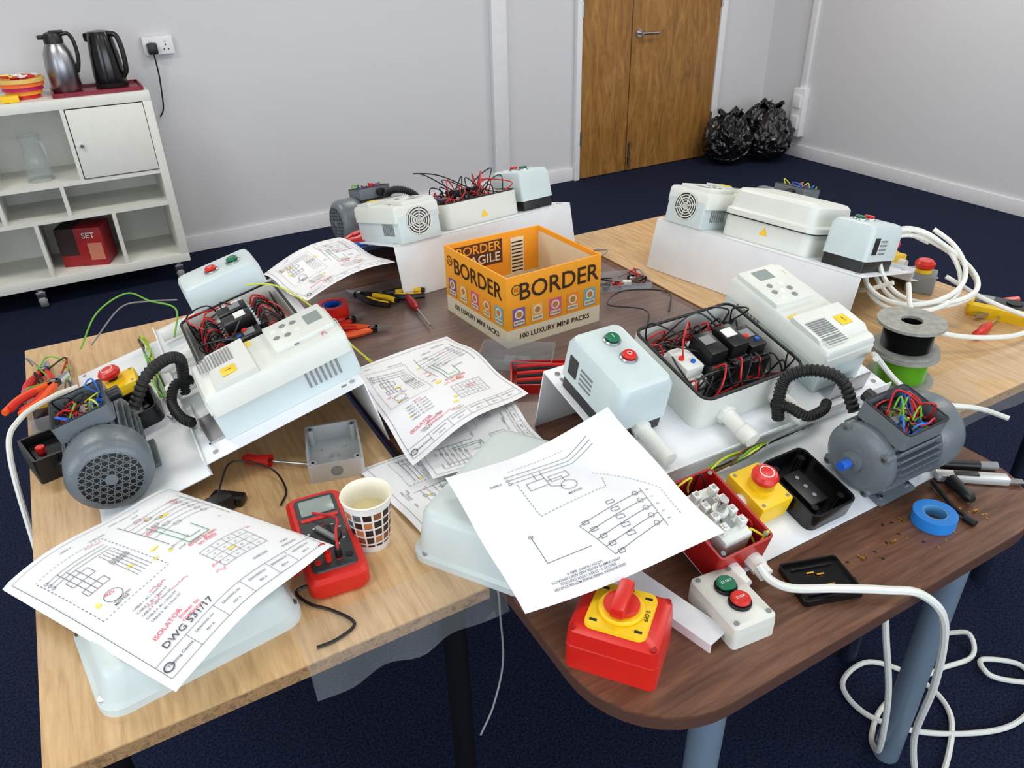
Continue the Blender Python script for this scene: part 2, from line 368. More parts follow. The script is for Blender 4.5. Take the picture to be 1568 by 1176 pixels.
def wires(b,x0,x1,y0,y1,z0,z1,n,ms,r=.0016):
    for i in range(n):
        p=[]; x=random.uniform(x0,x1); y=random.uniform(y0,y1)
        p.append((x,y,z0+random.uniform(0,.2)*(z1-z0)))
        for k_ in range(random.randint(2,4)):
            x=min(x1,max(x0,x+random.uniform(-.5,.5)*(x1-x0))); y=min(y1,max(y0,y+random.uniform(-.5,.5)*(y1-y0)))
            p.append((x,y,random.uniform(z0,z1)))
        p.append((min(x1,max(x0,x+random.uniform(-.02,.02))),min(y1,max(y0,y+random.uniform(-.02,.02))),z0))
        b.tube(p,r,random.choice(ms),n=6,k=6)
def button_box(M,u0=.015):
    b=B('push_button_station',M); cx=.125; cy=u0+.055
    b.loft([rr(cx,cy,.082,.053,.008,0.0005),rr(cx,cy,.082,.053,.008,.03)],black)
    b.loft([rr(cx,cy,.086,.056,.01,.028),rr(cx,cy,.085,.055,.012,.100),rr(cx,cy,.080,.050,.014,.112),rr(cx,cy,.072,.042,.014,.115)],pale2)
    for v,m in ((.085,grn),(.135,red)):
        b.cyl((v,cy+.008,.113),.0165,.007,steel,bev=.002); b.cyl((v,cy+.008,.120),.0125,.006,m,bev=.002)
        b.text('I' if m is grn else 'O',.012,white,Matrix.Translation((v,cy+.008,.1265))@Matrix.Rotation(rad(90),4,'Z'))
    b.box(.06,.085,u0-.0018,u0-.0008,.045,.085,black)
    for i in range(4): b.box(.095,.13,u0-.0018,u0-.0008,.045+.01*i,.049+.01*i,mgrey)
    b.cyl((.205,cy,.022),.017,.016,wsat,axis='X',n=8); b.cyl((.22,cy,.022),.014,.075,wsat,axis='X')
    b.done()
def contactor_box(M,u0=.165,u1=.41,closed=False,zh=.07,mess=False):
    cx=.14; cy=(u0+u1)/2; hy=(u1-u0)/2; hx=.107
    b=B('contactor_enclosure',M)
    b.hollow(cx,cy,hx,hy,.022,0.0005,zh,.006,pale,fl=.005)
    for u in (u0+.06,u1-.06):
        b.cyl((cx+hx-.002,u,.025),.019,.012,wsat,axis='X',n=8); b.cyl((cx+hx+.01,u,.025),.0145,.065,wsat,axis='X'); b.cyl((cx+hx+.05,u,.025),.0165,.02,wsat,axis='X')
    if closed:
        b.loft([rr(cx,cy,hx+.005,hy+.005,.026,zh-.012),rr(cx,cy,hx+.005,hy+.005,.026,zh+.002),rr(cx,cy,hx-.003,hy-.003,.024,zh+.008),rr(cx,cy,hx-.008,hy-.008,.022,zh+.05),rr(cx,cy,hx-.016,hy-.016,.02,zh+.058),rr(cx,cy,hx-.03,hy-.03,.02,zh+.06)],pale)
        b.loft([rr(cx,cy,hx+.0055,hy+.0055,.026,zh-.014),rr(cx,cy,hx+.0055,hy+.0055,.026,zh-.011)],black)
        xx=cx-hx-.0008
        b.raw([(xx,cy-.012,zh-.045),(xx,cy+.012,zh-.045),(xx,cy,zh-.024)],[[0,1,2]],yel)
        for u in (u0+.02,u1-.02): b.cyl((cx-hx+.01,u,zh+.003),.006,.004,mgrey,n=12)
    else:
        b.rim(cx,cy,hx-.0005,hy-.0005,.0215,zh-.001,zh+.003,.0052,rubber)
        xx=cx-hx-.0008
        b.raw([(xx,cy-.012,.015),(xx,cy+.012,.015),(xx,cy,.036)],[[0,1,2]],yel)
        b.box(cx-.09,cx+.09,u0+.014,u1-.014,.0055,.0075,steel); b.box(cx-.018,cx+.018,u0+.012,u1-.012,.0075,.015,steel)
        uu=u0+.020
        for i,(wd,m,h) in enumerate(((.046,pale,.074),(.045,black,.094),(.045,black,.096),(.045,black,.078))):
            b.box(cx-.047,cx+.047,uu,uu+wd,.013,h*.70,m,.003).box(cx-.030,cx+.030,uu+.003,uu+wd-.003,h*.70,h,m if i not in (1,2) else dsteel,.003)
            b.box(cx-.018,cx+.004,uu+.008,uu+wd-.012,h,h+.0015,[wsat,mgrey,wsat,mgrey][i])
            for q in range(3):
                for sg in (-1,1):
                    b.cyl((cx+sg*.039,uu+wd*(q+.5)/3,h*.70),.0044,.003,steel,n=8)
                b.box(cx-.035,cx-.0305,uu+wd*(q+.5)/3-.004,uu+wd*(q+.5)/3+.004,h*.70,h*.8,white)
            if i in (0,3): b.cyl((cx,uu+.012,h),.0055,.004,red,n=10); b.cyl((cx+.014,uu+.028,h),.0045,.004,blue,n=10)
            for sg in (-1,1):
                for q in range(3):
                    y=uu+wd*(q+.5)/3
                    b.tube([(cx+sg*.039,y,h*.72),(cx+sg*.055,y+random.uniform(-.008,.008),h*.9),(cx+sg*.078,y+random.uniform(-.03,.03),h*.55),(cx+sg*.084,min(u1-.02,max(u0+.02,y+random.uniform(-.08,.08))),.02)],.0019,[wr,wk,wk][q],n=6,k=6)
            uu+=wd+.006
        wires(b,cx-.088,cx+.088,u0+.018,u1-.018,.03,.105,9,[wk,wk,wr],.0017)
        wires(b,cx+.05,cx+.090,u0+.018,u1-.018,.012,.07,12,[wk,wk,wk,wr],.0018)
        wires(b,cx-.090,cx-.055,u0+.018,u1-.018,.012,.065,8,[wk,wr,wr],.0018)
    b.done()
def inverter(M,u0=.44,u1=.575):
    b=B('variable_speed_drive',M); cx=.125; cy=(u0+u1)/2; hy=(u1-u0)/2
    b.loft([rr(cx,cy,.135,hy-.006,.004,.0005),rr(cx,cy,.135,hy-.006,.004,.07)],pale2)
    b.loft([rr(cx,cy,.132,hy,.006,.055),rr(cx,cy,.134,hy,.008,.09),rr(cx,cy,.130,hy-.004,.008,.097),rr(cx,cy,.122,hy-.010,.008,.099)],pale)
    b.box(cx-.126,cx-.01,cy-hy+.006,cy+hy-.03,.096,.108,pale,.004)
    b.loft([[Vector((cx+.03,cy+s_*(hy-.004),.096)),Vector((cx+.03,cy+s_*(hy-.004),.109)),Vector((cx+.10,cy+s_*(hy-.004),.106)),Vector((cx+.136,cy+s_*(hy-.004),.080)),Vector((cx+.136,cy+s_*(hy-.004),.06))] for s_ in (-1,1)],pale)
    for i in range(12): b.box(cx+.058+i*.0055,cx+.0605+i*.0055,cy-hy+.012,cy-.005,.1062,.1095-.0002*i if i<7 else .1065,mgrey)
    b.box(cx-.115,cx-.085,cy-.035,cy+.005,.1075,.1088,lcd)
    for i,(dv,du) in enumerate(((-.065,-.03),(-.065,.0),(-.045,-.035),(-.045,-.015),(-.045,.006),(-.025,-.03),(-.025,.0))):
        b.cyl((cx+dv,cy+du,.107),.0065,.0025,wsat if i%2 else mgrey,n=14,bev=.001)
    b.cyl((cx-.05,cy+.03,.098),.009,.004,mgrey,n=16)
    b.text('AC',.014,inkr,Matrix.Translation((cx-.1,cy+.042,.0995))@Matrix.Rotation(rad(90),4,'Z'))
    b.box(cx+.062,cx+.088,cy+.015,cy+.042,.1075,.1095,yel,.0005)
    b.text('!',.016,black,Matrix.Translation((cx+.075,cy+.0285,.1098))@Matrix.Rotation(rad(90),4,'Z'))
    b.box(cx+.018,cx+.028,cy-hy+.008,cy-hy+.03,.0985,.0996,mat('label_yellow',(.90,.80,.30),.5))
    x=cx-.1355
    b.cyl((x-.0005,cy,.052),.038,.001,black,axis='X',n=28)
    for r_ in (.038,.031,.024,.017,.010): b.ring((x-.0015,cy,.052),r_,r_-.0032,.002,pale,axis='X')
    for a in range(6):
        b.box(-.0015,.0005,-.0015,.0015,0,.038,pale,M=Matrix.Translation((x,cy,.052))@Matrix.Rotation(a*pi/3+.2,4,'X'))
    for sy in (cy-hy+.005,cy+hy-.006):
        for i in range(7): b.box(cx-.1+i*.01,cx-.096+i*.01,sy-.0012,sy+.0022,.02,.052,mgrey)
    b.box(cx+.13,cx+.165,cy-hy+.02,cy+hy-.02,.001,.004,steel); b.box(cx+.162,cx+.165,cy-hy+.02,cy+hy-.02,.001,.04,steel)
    b.done()
def motor(M,u0=.37,v=.415):
    b=B('electric_motor',M); z=-.0225; r=.060; c=z+.070
    T_=Matrix.Translation((v,u0,c))@Matrix.Rotation(rad(-90),4,'X')
    b.loft([cc(0,0,.03,-.004,36),cc(0,0,.050,-.002,36),cc(0,0,.062,.008,36),cc(0,0,.062,.02,36),cc(0,0,r-.004,.028,36),cc(0,0,r-.004,.125,36),cc(0,0,r+.006,.13,36),cc(0,0,r+.009,.14,36),cc(0,0,r+.009,.182,36),cc(0,0,r+.004,.194,36),cc(0,0,.054,.201,36)],dgrey,T_)
    for i in range(32):
        a=2*pi*i/32
        b.box(r-.006,r+.006,-.0012,.0012,.026,.128,dgrey,M=T_@Matrix.Rotation(a,4,'Z'))
    b.cyl((0,0,.2005),.049,.0012,black,M=T_,n=32)
    hx=.0125
    for i in range(-5,6):
        for jx in range(-5,6):
            x=(i+.5*(jx%2))*hx; y=jx*hx*.87
            if math.hypot(x,y)<.048:
                b.ring((x,y,.201),.0068,.0050,.0018,dgrey,M=T_,n=6)
    b.cyl((0,0,.201),.010,.003,dgrey,M=T_)
    for a in (45,135,225,315):
        b.cyl((.057*math.cos(rad(a)),.057*math.sin(rad(a)),-.002),.008,.02,dgrey,M=T_,n=12); b.cyl((.057*math.cos(rad(a)),.057*math.sin(rad(a)),-.004),.004,.004,steel,M=T_,n=6)
    b.cyl((0,0,-.012),.018,.012,dgrey,M=T_); b.cyl((0,0,-.035),.0075,.03,steel,M=T_); b.cyl((0,0,-.036),.0082,.018,blue,M=T_)
    for dv in (-.05,.05):
        b.box(v+dv-.014,v+dv+.014,u0+.03,u0+.12,z,z+.008,dgrey,.002).box(v+dv*.75-.006,v+dv*.75+.006,u0+.035,u0+.115,z+.006,c-.03,dgrey,.002)
        for uu in (.04,.11): b.cyl((v+dv,u0+uu,z+.008),.005,.004,steel,n=6)
    zz=c+r-.010
    b.box(v-.03,v+.03,u0+.035,u0+.11,zz-.01,zz+.008,dgrey,.003)
    b.hollow(v,u0+.072,.047,.052,.008,zz+.006,zz+.038,.004,dgrey)
    b.rim(v,u0+.072,.0465,.0515,.008,zz+.037,zz+.0395,.003,rubber)
    b.box(v-.042,v+.042,u0+.025,u0+.119,zz+.0105,zz+.013,black)
    b.box(v-.02,v+.02,u0+.05,u0+.095,zz+.012,zz+.022,mgrey,.002)
    for q in range(6): b.cyl((v-.01+.02*(q%2),u0+.057+.014*(q//2),zz+.022),.003,.006,brass,n=8)
    wires(b,v-.036,v+.036,u0+.032,u0+.112,zz+.016,zz+.052,16,[wr,wbl,wk,wy,wg,wr,wbl],.0016)
    b.cyl((v-.047-.02,u0+.06,zz+.020),.012,.022,black,axis='X',n=12)
    b.done()
def estop(M,u0=.135,v0=.36,z=-.0225):
    b=B('emergency_stop_button',M)
    b.box(v0,v0+.085,u0,u0+.068,z,z+.045,yel,.005)
    cx,cy=v0+.042,u0+.034
    b.cyl((cx,cy,z+.045),.022,.006,yel); b.cyl((cx,cy,z+.05),.010,.012,black)
    b.loft([cc(cx,cy,.012,z+.058),cc(cx,cy,.021,z+.062),cc(cx,cy,.022,z+.070),cc(cx,cy,.018,z+.076),cc(cx,cy,.008,z+.079)],red)
    b.ring((cx,cy,z+.0772),.012,.0105,.0012,white)
    b.cyl((cx,u0-.02,z+.022),.013,.022,wsat,axis='Y')
    for dv,du in ((.008,.008),(.008,.06),(.077,.008),(.077,.06)): b.cyl((v0+dv,u0+du,z+.044),.003,.002,mgrey,n=8)
    b.done()
def open_black_box(M,u0,v0,w=.1,l=.13):
    b=B('black_switch_housing',M); z=-.0225
    b.hollow(v0+l/2,u0+w/2,l/2,w/2,.015,z,z+.035,.004,blk_g)
    for dv,du in ((.02,.02),(.02,w-.02),(l-.02,.02),(l-.02,w-.02)): b.cyl((v0+dv,u0+du,z+.003),.006,.03,blk_g,n=12)
    b.box(v0+.03,v0+l-.03,u0+.03,u0+w-.03,z+.004,z+.02,black,.003)
    for q in range(3): b.cyl((v0+.045+.02*q,u0+w/2,z+.02),.004,.002,steel,n=8)
    b.done()
def red_open(M,u0=.0,v0=.345):
    b=B('red_isolator_enclosure',M); z=-.0225; l=.15; w=.105
    b.hollow(v0+l/2,u0+w/2,l/2,w/2,.008,z,z+.06,.004,dred)
    b.box(v0+.03,v0+l-.02,u0+.025,u0+w-.025,z+.004,z+.06,pale,.004)
    for i in range(4):
        for du in (.03,w-.04):
            b.box(v0+.036+i*.022,v0+.05+i*.022,u0+du,u0+du+.012,z+.06,z+.074,wsat,.002)
            b.cyl((v0+.043+i*.022,u0+du+.006,z+.074),.0035,.002,steel,n=8)
    b.box(v0+.05,v0+.11,u0+w/2-.008,u0+w/2+.008,z+.06,z+.066,mgrey,.002)
    b.cyl((v0+.08,u0+w/2,z+.06),.007,.035,steel); b.cyl((v0+.08,u0+w/2,z+.06),.013,.012,pale)
    wires(b,v0+.01,v0+l-.01,u0+.008,u0+w-.008,z+.02,z+.07,7,[wk,wr,wy],.0018)
    for du in (.028,.07): b.cyl((v0+l,u0+du,z+.025),.014,.02,wsat,axis='X',n=8); b.cyl((v0+l+.02,u0+du,z+.025),.012,.014,wsat,axis='X')
    for dv,du in ((.01,.01),(.01,w-.01),(l-.01,.01),(l-.01,w-.01)): b.cyl((v0+dv,u0+du,z+.06),.004,.002,mgrey,n=8)
    b.done()
MA=rigM(.355,1.81,0,-1); MD=rigM(.655,1.06,1,0); MC=rigM(1.515,1.045,-.12,.63); MB=rigM(1.27,1.90,-.995,-.10)
rig_plate(MA); rig_plate(MD,.61,.0,.54); rig_plate(MC); rig_plate(MB,.60,0,.60)
button_box(MA,.04); button_box(MD,.01); button_box(MC,.02); button_box(MB,.03)
contactor_box(MA,.18,.42); contactor_box(MD,.165,.41); contactor_box(MC,.165,.42,True); contactor_box(MB,.16,.41)
inverter(MA,.445,.58); inverter(MD,.44,.575); inverter(MC,.45,.585); inverter(MB,.45,.585)
motor(MA,.39,.445); motor(MD,.335,.442); motor(MC,.37,.42); motor(MB,.38,.42)
estop(MA,.17,.37); estop(MD,.135,.36); estop(MC,.08,.36)
open_black_box(MA,.26,.35,.10,.13); open_black_box(MD,.21,.36,.1,.13)
red_open(MD)
b=B('rotary_isolator_switch',MB); z=-.0225
b.box(.35,.47,.03,.13,z,z+.06,black,.006).cyl((.41,.08,z+.06),.03,.008,mgrey).box(.395,.425,.05,.11,z+.066,z+.085,red,.006).done()
def hoses(M,mv,mu):
    b=B('corrugated_conduit',M)
    b.hose([(.295,mu-.02,.015),(.28,mu-.02,.05),(.27,mu-.01,.09),(.29,mu+.02,.115),(.33,mu+.05,.115),(mv-.07,mu+.06,.075)],.0115,rubber)
    b.hose([(.30,mu+.10,.015),(.315,mu+.07,.02),(.32,mu+.02,.03),(.30,mu-.01,.045),(.27,mu-.02,.035)],.010,rubber)
    b.done()
hoses(MA,.445,.39); hoses(MD,.442,.335); hoses(MC,.42,.37); hoses(MB,.42,.38)
b=B('loose_wires',MD)
for i in range(9):
    o=random.uniform(-.006,.006)
    b.tube([(.325+o,.02+.02*i,-.012),(.335+o,.08+.02*i,.008+o),(.33-o,.15+.015*i,.012),(.322,.22+.02*i,0),(.318,.28+.012*i,-.01)],.0019,[wg,wy,wk,wgy,wb][i%5],n=6)
b.done()
b=B('loose_wires',MA); wires(b,.318,.345,.02,.38,-.018,.012,9,[wg,wy,wk,wgy],.0018); b.done()
b=B('loose_wires',MB)
for i in range(14):
    u=random.uniform(.18,.38); v=random.uniform(.06,.2)
    b.tube([(v,u,.05),(v+random.uniform(-.03,.03),u+random.uniform(-.04,.04),.105+random.random()*.03),(v+random.uniform(-.05,.05),u+random.uniform(-.06,.06),.09),(v,u+random.uniform(-.04,.04),.06)],.0017,random.choice([wk,wr,wk]),n=6)
b.tube([(.1,.3,.07),(.12,.40,.15),(.1,.45,.165),(.05,.40,.15),(.08,.28,.09)],.0018,wk,n=6).done()
# ---------------- lids ----------------
def lid(name,x,y,rz,hx,hy,h,m=glid,z=TZ):
    b=B(name,place(x,y,z,rz))
    b.loft([rr(0,0,hx,hy,.03,0),rr(0,0,hx,hy,.03,.012),rr(0,0,hx-.006,hy-.006,.028,.016),rr(0,0,hx-.014,hy-.014,.028,h-.012),rr(0,0,hx-.020,hy-.020,.026,h-.003),rr(0,0,hx-.03,hy-.03,.02,h)],m)
    for sx in (-1,1):
        for sy in (-1,1): b.cyl((sx*(hx-.008),sy*(hy-.03),.012),.006,.005,steel,n=12)
    b.done()
lid('enclosure_lid',-.035,.912,8,.138,.098,.060)
lid('enclosure_lid',.473,.868,33,.148,.108,.09)
# ---------------- papers ----------------
class Paper:
    def __init__(s,name,c,f,n=26,size=(.4,.29)):
        s.c=[Vector(q) for q in c]; s.f=f; s.size=size; s.b=sheet(name,c,paperm,f,n)
    def pos(s,u,v,o=.0):
        a,b_,c_,d_=s.c
        g=lambda u,v:(a*(1-u)+b_*u)*(1-v)+(d_*(1-u)+c_*u)*v+s.f(u,v)
        p=g(u,v); e=.01; n=(g(u+e,v)-g(u-e,v)).cross(g(u,v+e)-g(u,v-e)).normalized()
        if n.z<0: n=-n
        return p+n*o
    def line(s,p0,p1,w=.0009,m=ink):
        L_=math.hypot((p1[0]-p0[0])*s.size[0],(p1[1]-p0[1])*s.size[1]); n=max(1,int(L_/.012))
        dx,dy=(p1[0]-p0[0])*s.size[0],(p1[1]-p0[1])*s.size[1]; l=L_ or 1
        ox,oy=-dy/l*w/2/s.size[0],dx/l*w/2/s.size[1]
        V=[];F=[]
        for i in range(n+1):
            t=i/n; u=p0[0]+(p1[0]-p0[0])*t; v=p0[1]+(p1[1]-p0[1])*t
            V+=[s.pos(u+ox,v+oy,.0012),s.pos(u-ox,v-oy,.0012)]
        for i in range(n): F.append([2*i,2*i+1,2*i+3,2*i+2])
        s.b.raw(V,F,m)
    def poly(s,pts,w=.0009,m=ink):
        for a,b_ in zip(pts,pts[1:]): s.line(a,b_,w,m)
    def rect(s,u0,v0,u1,v1,w=.0009,m=ink): s.poly([(u0,v0),(u1,v0),(u1,v1),(u0,v1),(u0,v0)],w,m)
    def dash(s,p0,p1,n=12,w=.0009,m=ink):
        for i in range(n):
            t0,t1=i/n,(i+.55)/n
            s.line((p0[0]+(p1[0]-p0[0])*t0,p0[1]+(p1[1]-p0[1])*t0),(p0[0]+(p1[0]-p0[0])*t1,p0[1]+(p1[1]-p0[1])*t1),w,m)
    def circ(s,u,v,r,w=.0009,m=ink,n=14):
        s.poly([(u+r/s.size[0]*math.cos(2*pi*i/n),v+r/s.size[1]*math.sin(2*pi*i/n)) for i in range(n+1)],w,m)
    def text(s,t,u,v,size=.006,m=ink,ang=0):
        V,F=textgeo(t,size); ca,sa=math.cos(rad(ang)),math.sin(rad(ang))
        s.b.raw([s.pos(u+(p.x*ca-p.y*sa)/s.size[0],v-(p.x*sa+p.y*ca)/s.size[1],.0013) for p in V],F,m)
    def scrib(s,u,v,w_,h_,m,n=6,wd=.0010):
        p=[(u,v)]
        for i in range(n): p.append((u+w_*(i+1)/n,v+random.uniform(-h_,h_)))
        s.poly(p,wd,m)
    def blob(s,u,v,w_,h_,m):
        V=[s.pos(u+a*w_,v+b_*h_,.0008) for a,b_ in ((0,0),(1,.2),(1.1,.7),(.6,1),(-.1,.8))]; s.b.raw(V,[[0,1,2,3,4]],m)
def diagram(p,seed=1,notes=True):
    random.seed(seed)
    p.rect(.03,.04,.97,.96,.0007)
    for k in range(3):
        v=.20+.025*k; p.line((.10,v),(.42,v)); p.line((.16+.03*k,v),(.16+.03*k,.42)); p.circ(.10,v,.0025)
    p.rect(.14,.28,.26,.33); p.rect(.14,.38,.26,.42); p.circ(.20,.50,.012); p.text('MOTOR',.20,.55,.006)
    p.dash((.08,.15),(.45,.15),18); p.dash((.45,.15),(.45,.57),18); p.dash((.45,.57),(.08,.57),18); p.dash((.08,.57),(.08,.15),18)
    for k in range(5):
        u=.34+.02*k; p.line((u,.26),(u,.5),.0007); p.rect(u-.006,.33,u+.006,.36,.0007)
    for k in range(6):
        v=.18+.04*k; p.line((.55,v),(.92,v),.0008); p.rect(.62+.03*(k%3),v-.010,.655+.03*(k%3),v+.010,.0008); p.circ(.86,v,.004,.0008)
    p.line((.55,.14),(.55,.48)); p.line((.92,.14),(.92,.48)); p.poly([(.60,.28),(.60,.55),(.72,.55),(.72,.44)],.0013,inkg); p.poly([(.63,.3),(.63,.52),(.70,.52)],.0013,inkg)
    p.rect(.56,.64,.82,.78,.0007)
    for k in range(3): p.line((.56,.675+.035*k),(.82,.675+.035*k),.0006); p.line((.625+.065*k,.64),(.625+.065*k,.78),.0006)
    for a in range(4):
        for k in range(4): p.text(['1.5','SY','4C','L'+str(k)][a],.59+.065*a,.66+.035*k,.004)
    for k in range(5): p.text('CABLE %d  4C 1.5mm SY'%(k+1),.26,.63+.025*k,.0048)
    p.line((.03,.88),(.97,.88),.0007)
    for u in (.2,.36,.52,.68,.8): p.line((u,.88),(u,.96),.0006)
    for u in (.28,.44,.6,.74,.88): p.text('DRAWING No',u,.905,.0045); p.text('REV A',u,.935,.0045)
    p.text('Training Centre',.125,.92,.006); p.circ(.06,.92,.006,.002)
    for k in range(14): p.text(random.choice(['CONTROL','SUPPLY L1 L2 L3','CABLE 4','START','OVERLOAD','K1 K2','STOP','F1']),random.uniform(.12,.88),[random.uniform(.08,.14),random.uniform(.42,.6),random.uniform(.79,.86)][k%3],.0048)
    if notes:
        for k in range(14): p.scrib(random.uniform(.08,.85),random.uniform(.12,.84),random.uniform(.03,.09),.010,inkr,8)
        for k in range(9): p.blob(random.uniform(.08,.78),random.uniform(.18,.80),random.uniform(.02,.045),random.uniform(.012,.03),inky)
        p.text('ISOLATOR',.2,.79,.010,inkr,6); p.text('from green\nto RED',.66,.58,.010,inkr); p.text('power to\ncontactor',.30,.82,.008,inkr,-4)
def bump_(x): return math.sqrt(max(0,math.sin(pi*min(1,max(0,x)))))
p1=Paper('wiring_diagram_sheet',[(-.262,1.09,.785),(-.01,1.195,.798),(.184,.896,.812),(-.066,.735,.822)],lambda s,t:Vector((0,0,.036*bump_(s)*bump_(.06+.88*t)+.005*math.sin(7*s+5*t)*bump_(s))),size=(.28,.36))
diagram(p1,3); p1.text('DWG 531/17',.25,.85,.014,ink); p1.b.done()
p2=Paper('wiring_diagram_sheet',[(.393,1.435,.79),(.638,1.455,.80),(.672,1.145,.802),(.378,1.055,.795)],lambda s,t:Vector((0,0,.010*math.sin(6*s+2)*math.sin(5*t)+.014*math.sin(pi*s)*math.sin(pi*t)+.004*math.sin(12*t+3*s))),size=(.25,.33)); diagram(p2,5); p2.b.done()
def f3(s,t):
    s2=min(1,max(0,s)); t2=min(1,max(0,1-t)); w=max(0,(s2+t2-1.35)/.65)**1.6
    return Vector((-.075,-.075,.105))*w+Vector((0,0,.018*math.sin(pi*s2)*math.sin(pi*t2)-.004*math.sin(5*s)+.003*math.sin(9*t+4*s)))
p3=Paper('wiring_diagram_sheet',[(.373,.898,.862),(.676,.862,.872),(.649,.568,.868),(.346,.605,.845)],f3,size=(.30,.30))
for k in range(3):
    p3.line((.28,.16+.03*k),(.62,.16+.03*k)); p3.circ(.27,.16+.03*k,.0025); p3.line((.62,.16+.03*k),(.80,.08+.03*k))
p3.dash((.30,.12),(.64,.10),18); p3.rect(.34,.26,.44,.32); p3.circ(.52,.38,.012); p3.poly([(.40,.2),(.40,.26)]); p3.poly([(.44,.29),(.52,.29),(.52,.34)]); p3.poly([(.44,.2),(.44,.34),(.50,.38)]); p3.rect(.46,.26,.56,.31)
p3.text('MOTOR',.52,.45,.006); p3.text('SUPPLY',.20,.20,.006)
p3.dash((.30,.24),(.30,.52),12); p3.dash((.30,.52),(.66,.50),18); p3.dash((.66,.50),(.68,.42),5)
p3.dash((.66,.36),(.90,.60),18); p3.dash((.90,.60),(.90,.80),10)
for k in range(5):
    v=.60+.05*k; p3.line((.42+.02*k,v+.08),(.80,v)); p3.rect(.60,v+.0,.64,v+.02); p3.circ(.76,v+.005,.004); p3.rect(.44+.02*k,v+.065,.47+.02*k,v+.085); p3.text('K%d'%k,.83,v,.004)
p3.poly([(.20,.62),(.20,.80),(.42,.80)]); p3.circ(.20,.62,.003); p3.line((.80,.58),(.80,.84)); p3.line((.42,.68),(.50,.88))
for k,s_ in enumerate(['DESCRIPTION: THREE PHASE MOTOR STARTER','CIRCUIT 2 - START / STOP CONTROL','APPROXIMATE NOTES AND AUX CONTACTS','LATCH / SUPPLY 400V A']): p3.text(s_,.34,.94-.018*k,.005,ink,180)
p3.b.done()
p4=Paper('wiring_diagram_sheet',[(.32,1.80,.905),(.60,2.08,.86),(.665,1.82,.85),(.362,1.575,.905)],lambda s,t:Vector((0,0,.018*math.sin(pi*s)+.006*math.sin(8*t))),size=(.33,.25)); diagram(p4,9); p4.b.done()
p5=Paper('wiring_diagram_sheet',[(.30,1.135,.754),(.33,.915,.754),(.625,.955,.756),(.64,1.14,.758)],lambda s,t:Vector((0,0,.003*math.sin(6*s)**2)),size=(.24,.32)); diagram(p5,11); p5.b.done()
p6=Paper('wiring_diagram_sheet',[(.42,1.21,.762),(.40,1.02,.762),(.62,.99,.772),(.645,1.20,.778)],lambda s,t:Vector((0,0,.008*math.sin(5*s)**2)),size=(.24,.25)); diagram(p6,13,False); p6.b.done()
random.seed(21)
# ---------------- cardboard box ----------------
bx=B('cardboard_biscuit_box'); zb=TZ+.0005; h=.178
A0,A1,A2,A3=Vector((.748,1.685,zb)),Vector((1.028,1.685,zb)),Vector((1.042,1.418,zb)),Vector((.772,1.408,zb))
orm=mat('carton_orange',(.95,.63,.13),.5,var=.03); crm=mat('carton_cream',(.90,.86,.75),.6); brn=mat('carton_brown_ink',(.20,.10,.05),.6); card=mat('raw_card',(.86,.80,.68),.7)
cor=[A0,A1,A2,A3]; cen=sum(cor,Vector())/4
def inset(p,d):
    q=p-cen; return cen+Vector((q.x-math.copysign(d,q.x),q.y-math.copysign(d,q.y),0))
up=lambda p,z:Vector((p.x,p.y,zb+z))
bx.loft([[up(p,0) for p in cor],[up(p,.045) for p in cor]],crm,c1=False)
bx.loft([[up(p,.045) for p in cor],[up(p,h) for p in cor],[up(inset(p,.004),h) for p in cor],[up(inset(p,.004),.06) for p in cor]],orm,c0=False,c1=False)
bx.loft([[up(inset(p,.0042),.008) for p in cor],[up(inset(p,.0042),.06) for p in cor]],card,c1=False)
def face_frame(p,q,off):
    X=(q-p).normalized(); Z=X.cross(Vector((0,0,1))); M=Matrix.Identity(4)
    for i in range(3): M[i][0]=X[i]; M[i][1]=(0,0,1)[i]; M[i][2]=Z[i]
    o=p+Z*off
    M[0][3],M[1][3],M[2][3]=o
    return M,(q-p).length
packs=[(.45,.35,.65),(.93,.70,.35),(.85,.35,.55),(.95,.55,.2),(.45,.68,.75)]
for (p,q,big) in ((A3,A2,.060),(A0,A3,.056)):
    M_,L_=face_frame(p,q,.0009)
    bx.text('BORDER',big,brn,M_@Matrix.Translation((L_*.5+.012,.135,0)))
    for i in range(5):
        u=L_*(.12+.19*i); c_=mat('pack%d'%i,packs[i],.5)
        bx.raw([(u-.017,.052,0),(u+.017,.052,0),(u+.017,.098,0),(u-.017,.098,0)],[[0,1,2,3]],c_,M_)
        bx.loft([cc(u,.082,.012,.0003,14),cc(u,.082,.012,.0006,14)],crm,M_)
        bx.raw([(u-.015,.055,.0003),(u+.015,.055,.0003),(u+.015,.067,.0003),(u-.015,.067,.0003)],[[0,1,2,3]],crm,M_)
        bx.text('BORDER',.0065,brn,M_@Matrix.Translation((u,.061,.0006)))
        bx.loft([cc(u,.082,.008,.0007,12),cc(u,.082,.008,.0009,12)],mat('biscuit',(.72,.5,.25),.7),M_)
    bx.text('100 LUXURY MINI PACKS',.0185,brn,M_@Matrix.Translation((L_*.5,.024,0)))
    bx.ring((.026,.145,0),.013,.011,.0006,brn,M_,16); bx.text('EASY\nOPEN',.0055,brn,M_@Matrix.Translation((.026,.145,.0005)))
i0,i1,i2,i3=[inset(p,.0046) for p in cor]
Mi,L_=face_frame(i0,i1,.0004)
dk=mat('carton_dark_panel',(.32,.16,.08),.6)
bx.raw([(.02,.10,0),(.16,.10,0),(.16,.165,0),(.02,.165,0)],[[0,1,2,3]],dk,Mi)
bx.text('BORDER',.034,orm,Mi@Matrix.Translation((.09,.148,.0005))); bx.text('FRAGILE',.034,crm,Mi@Matrix.Translation((.09,.118,.0005)))
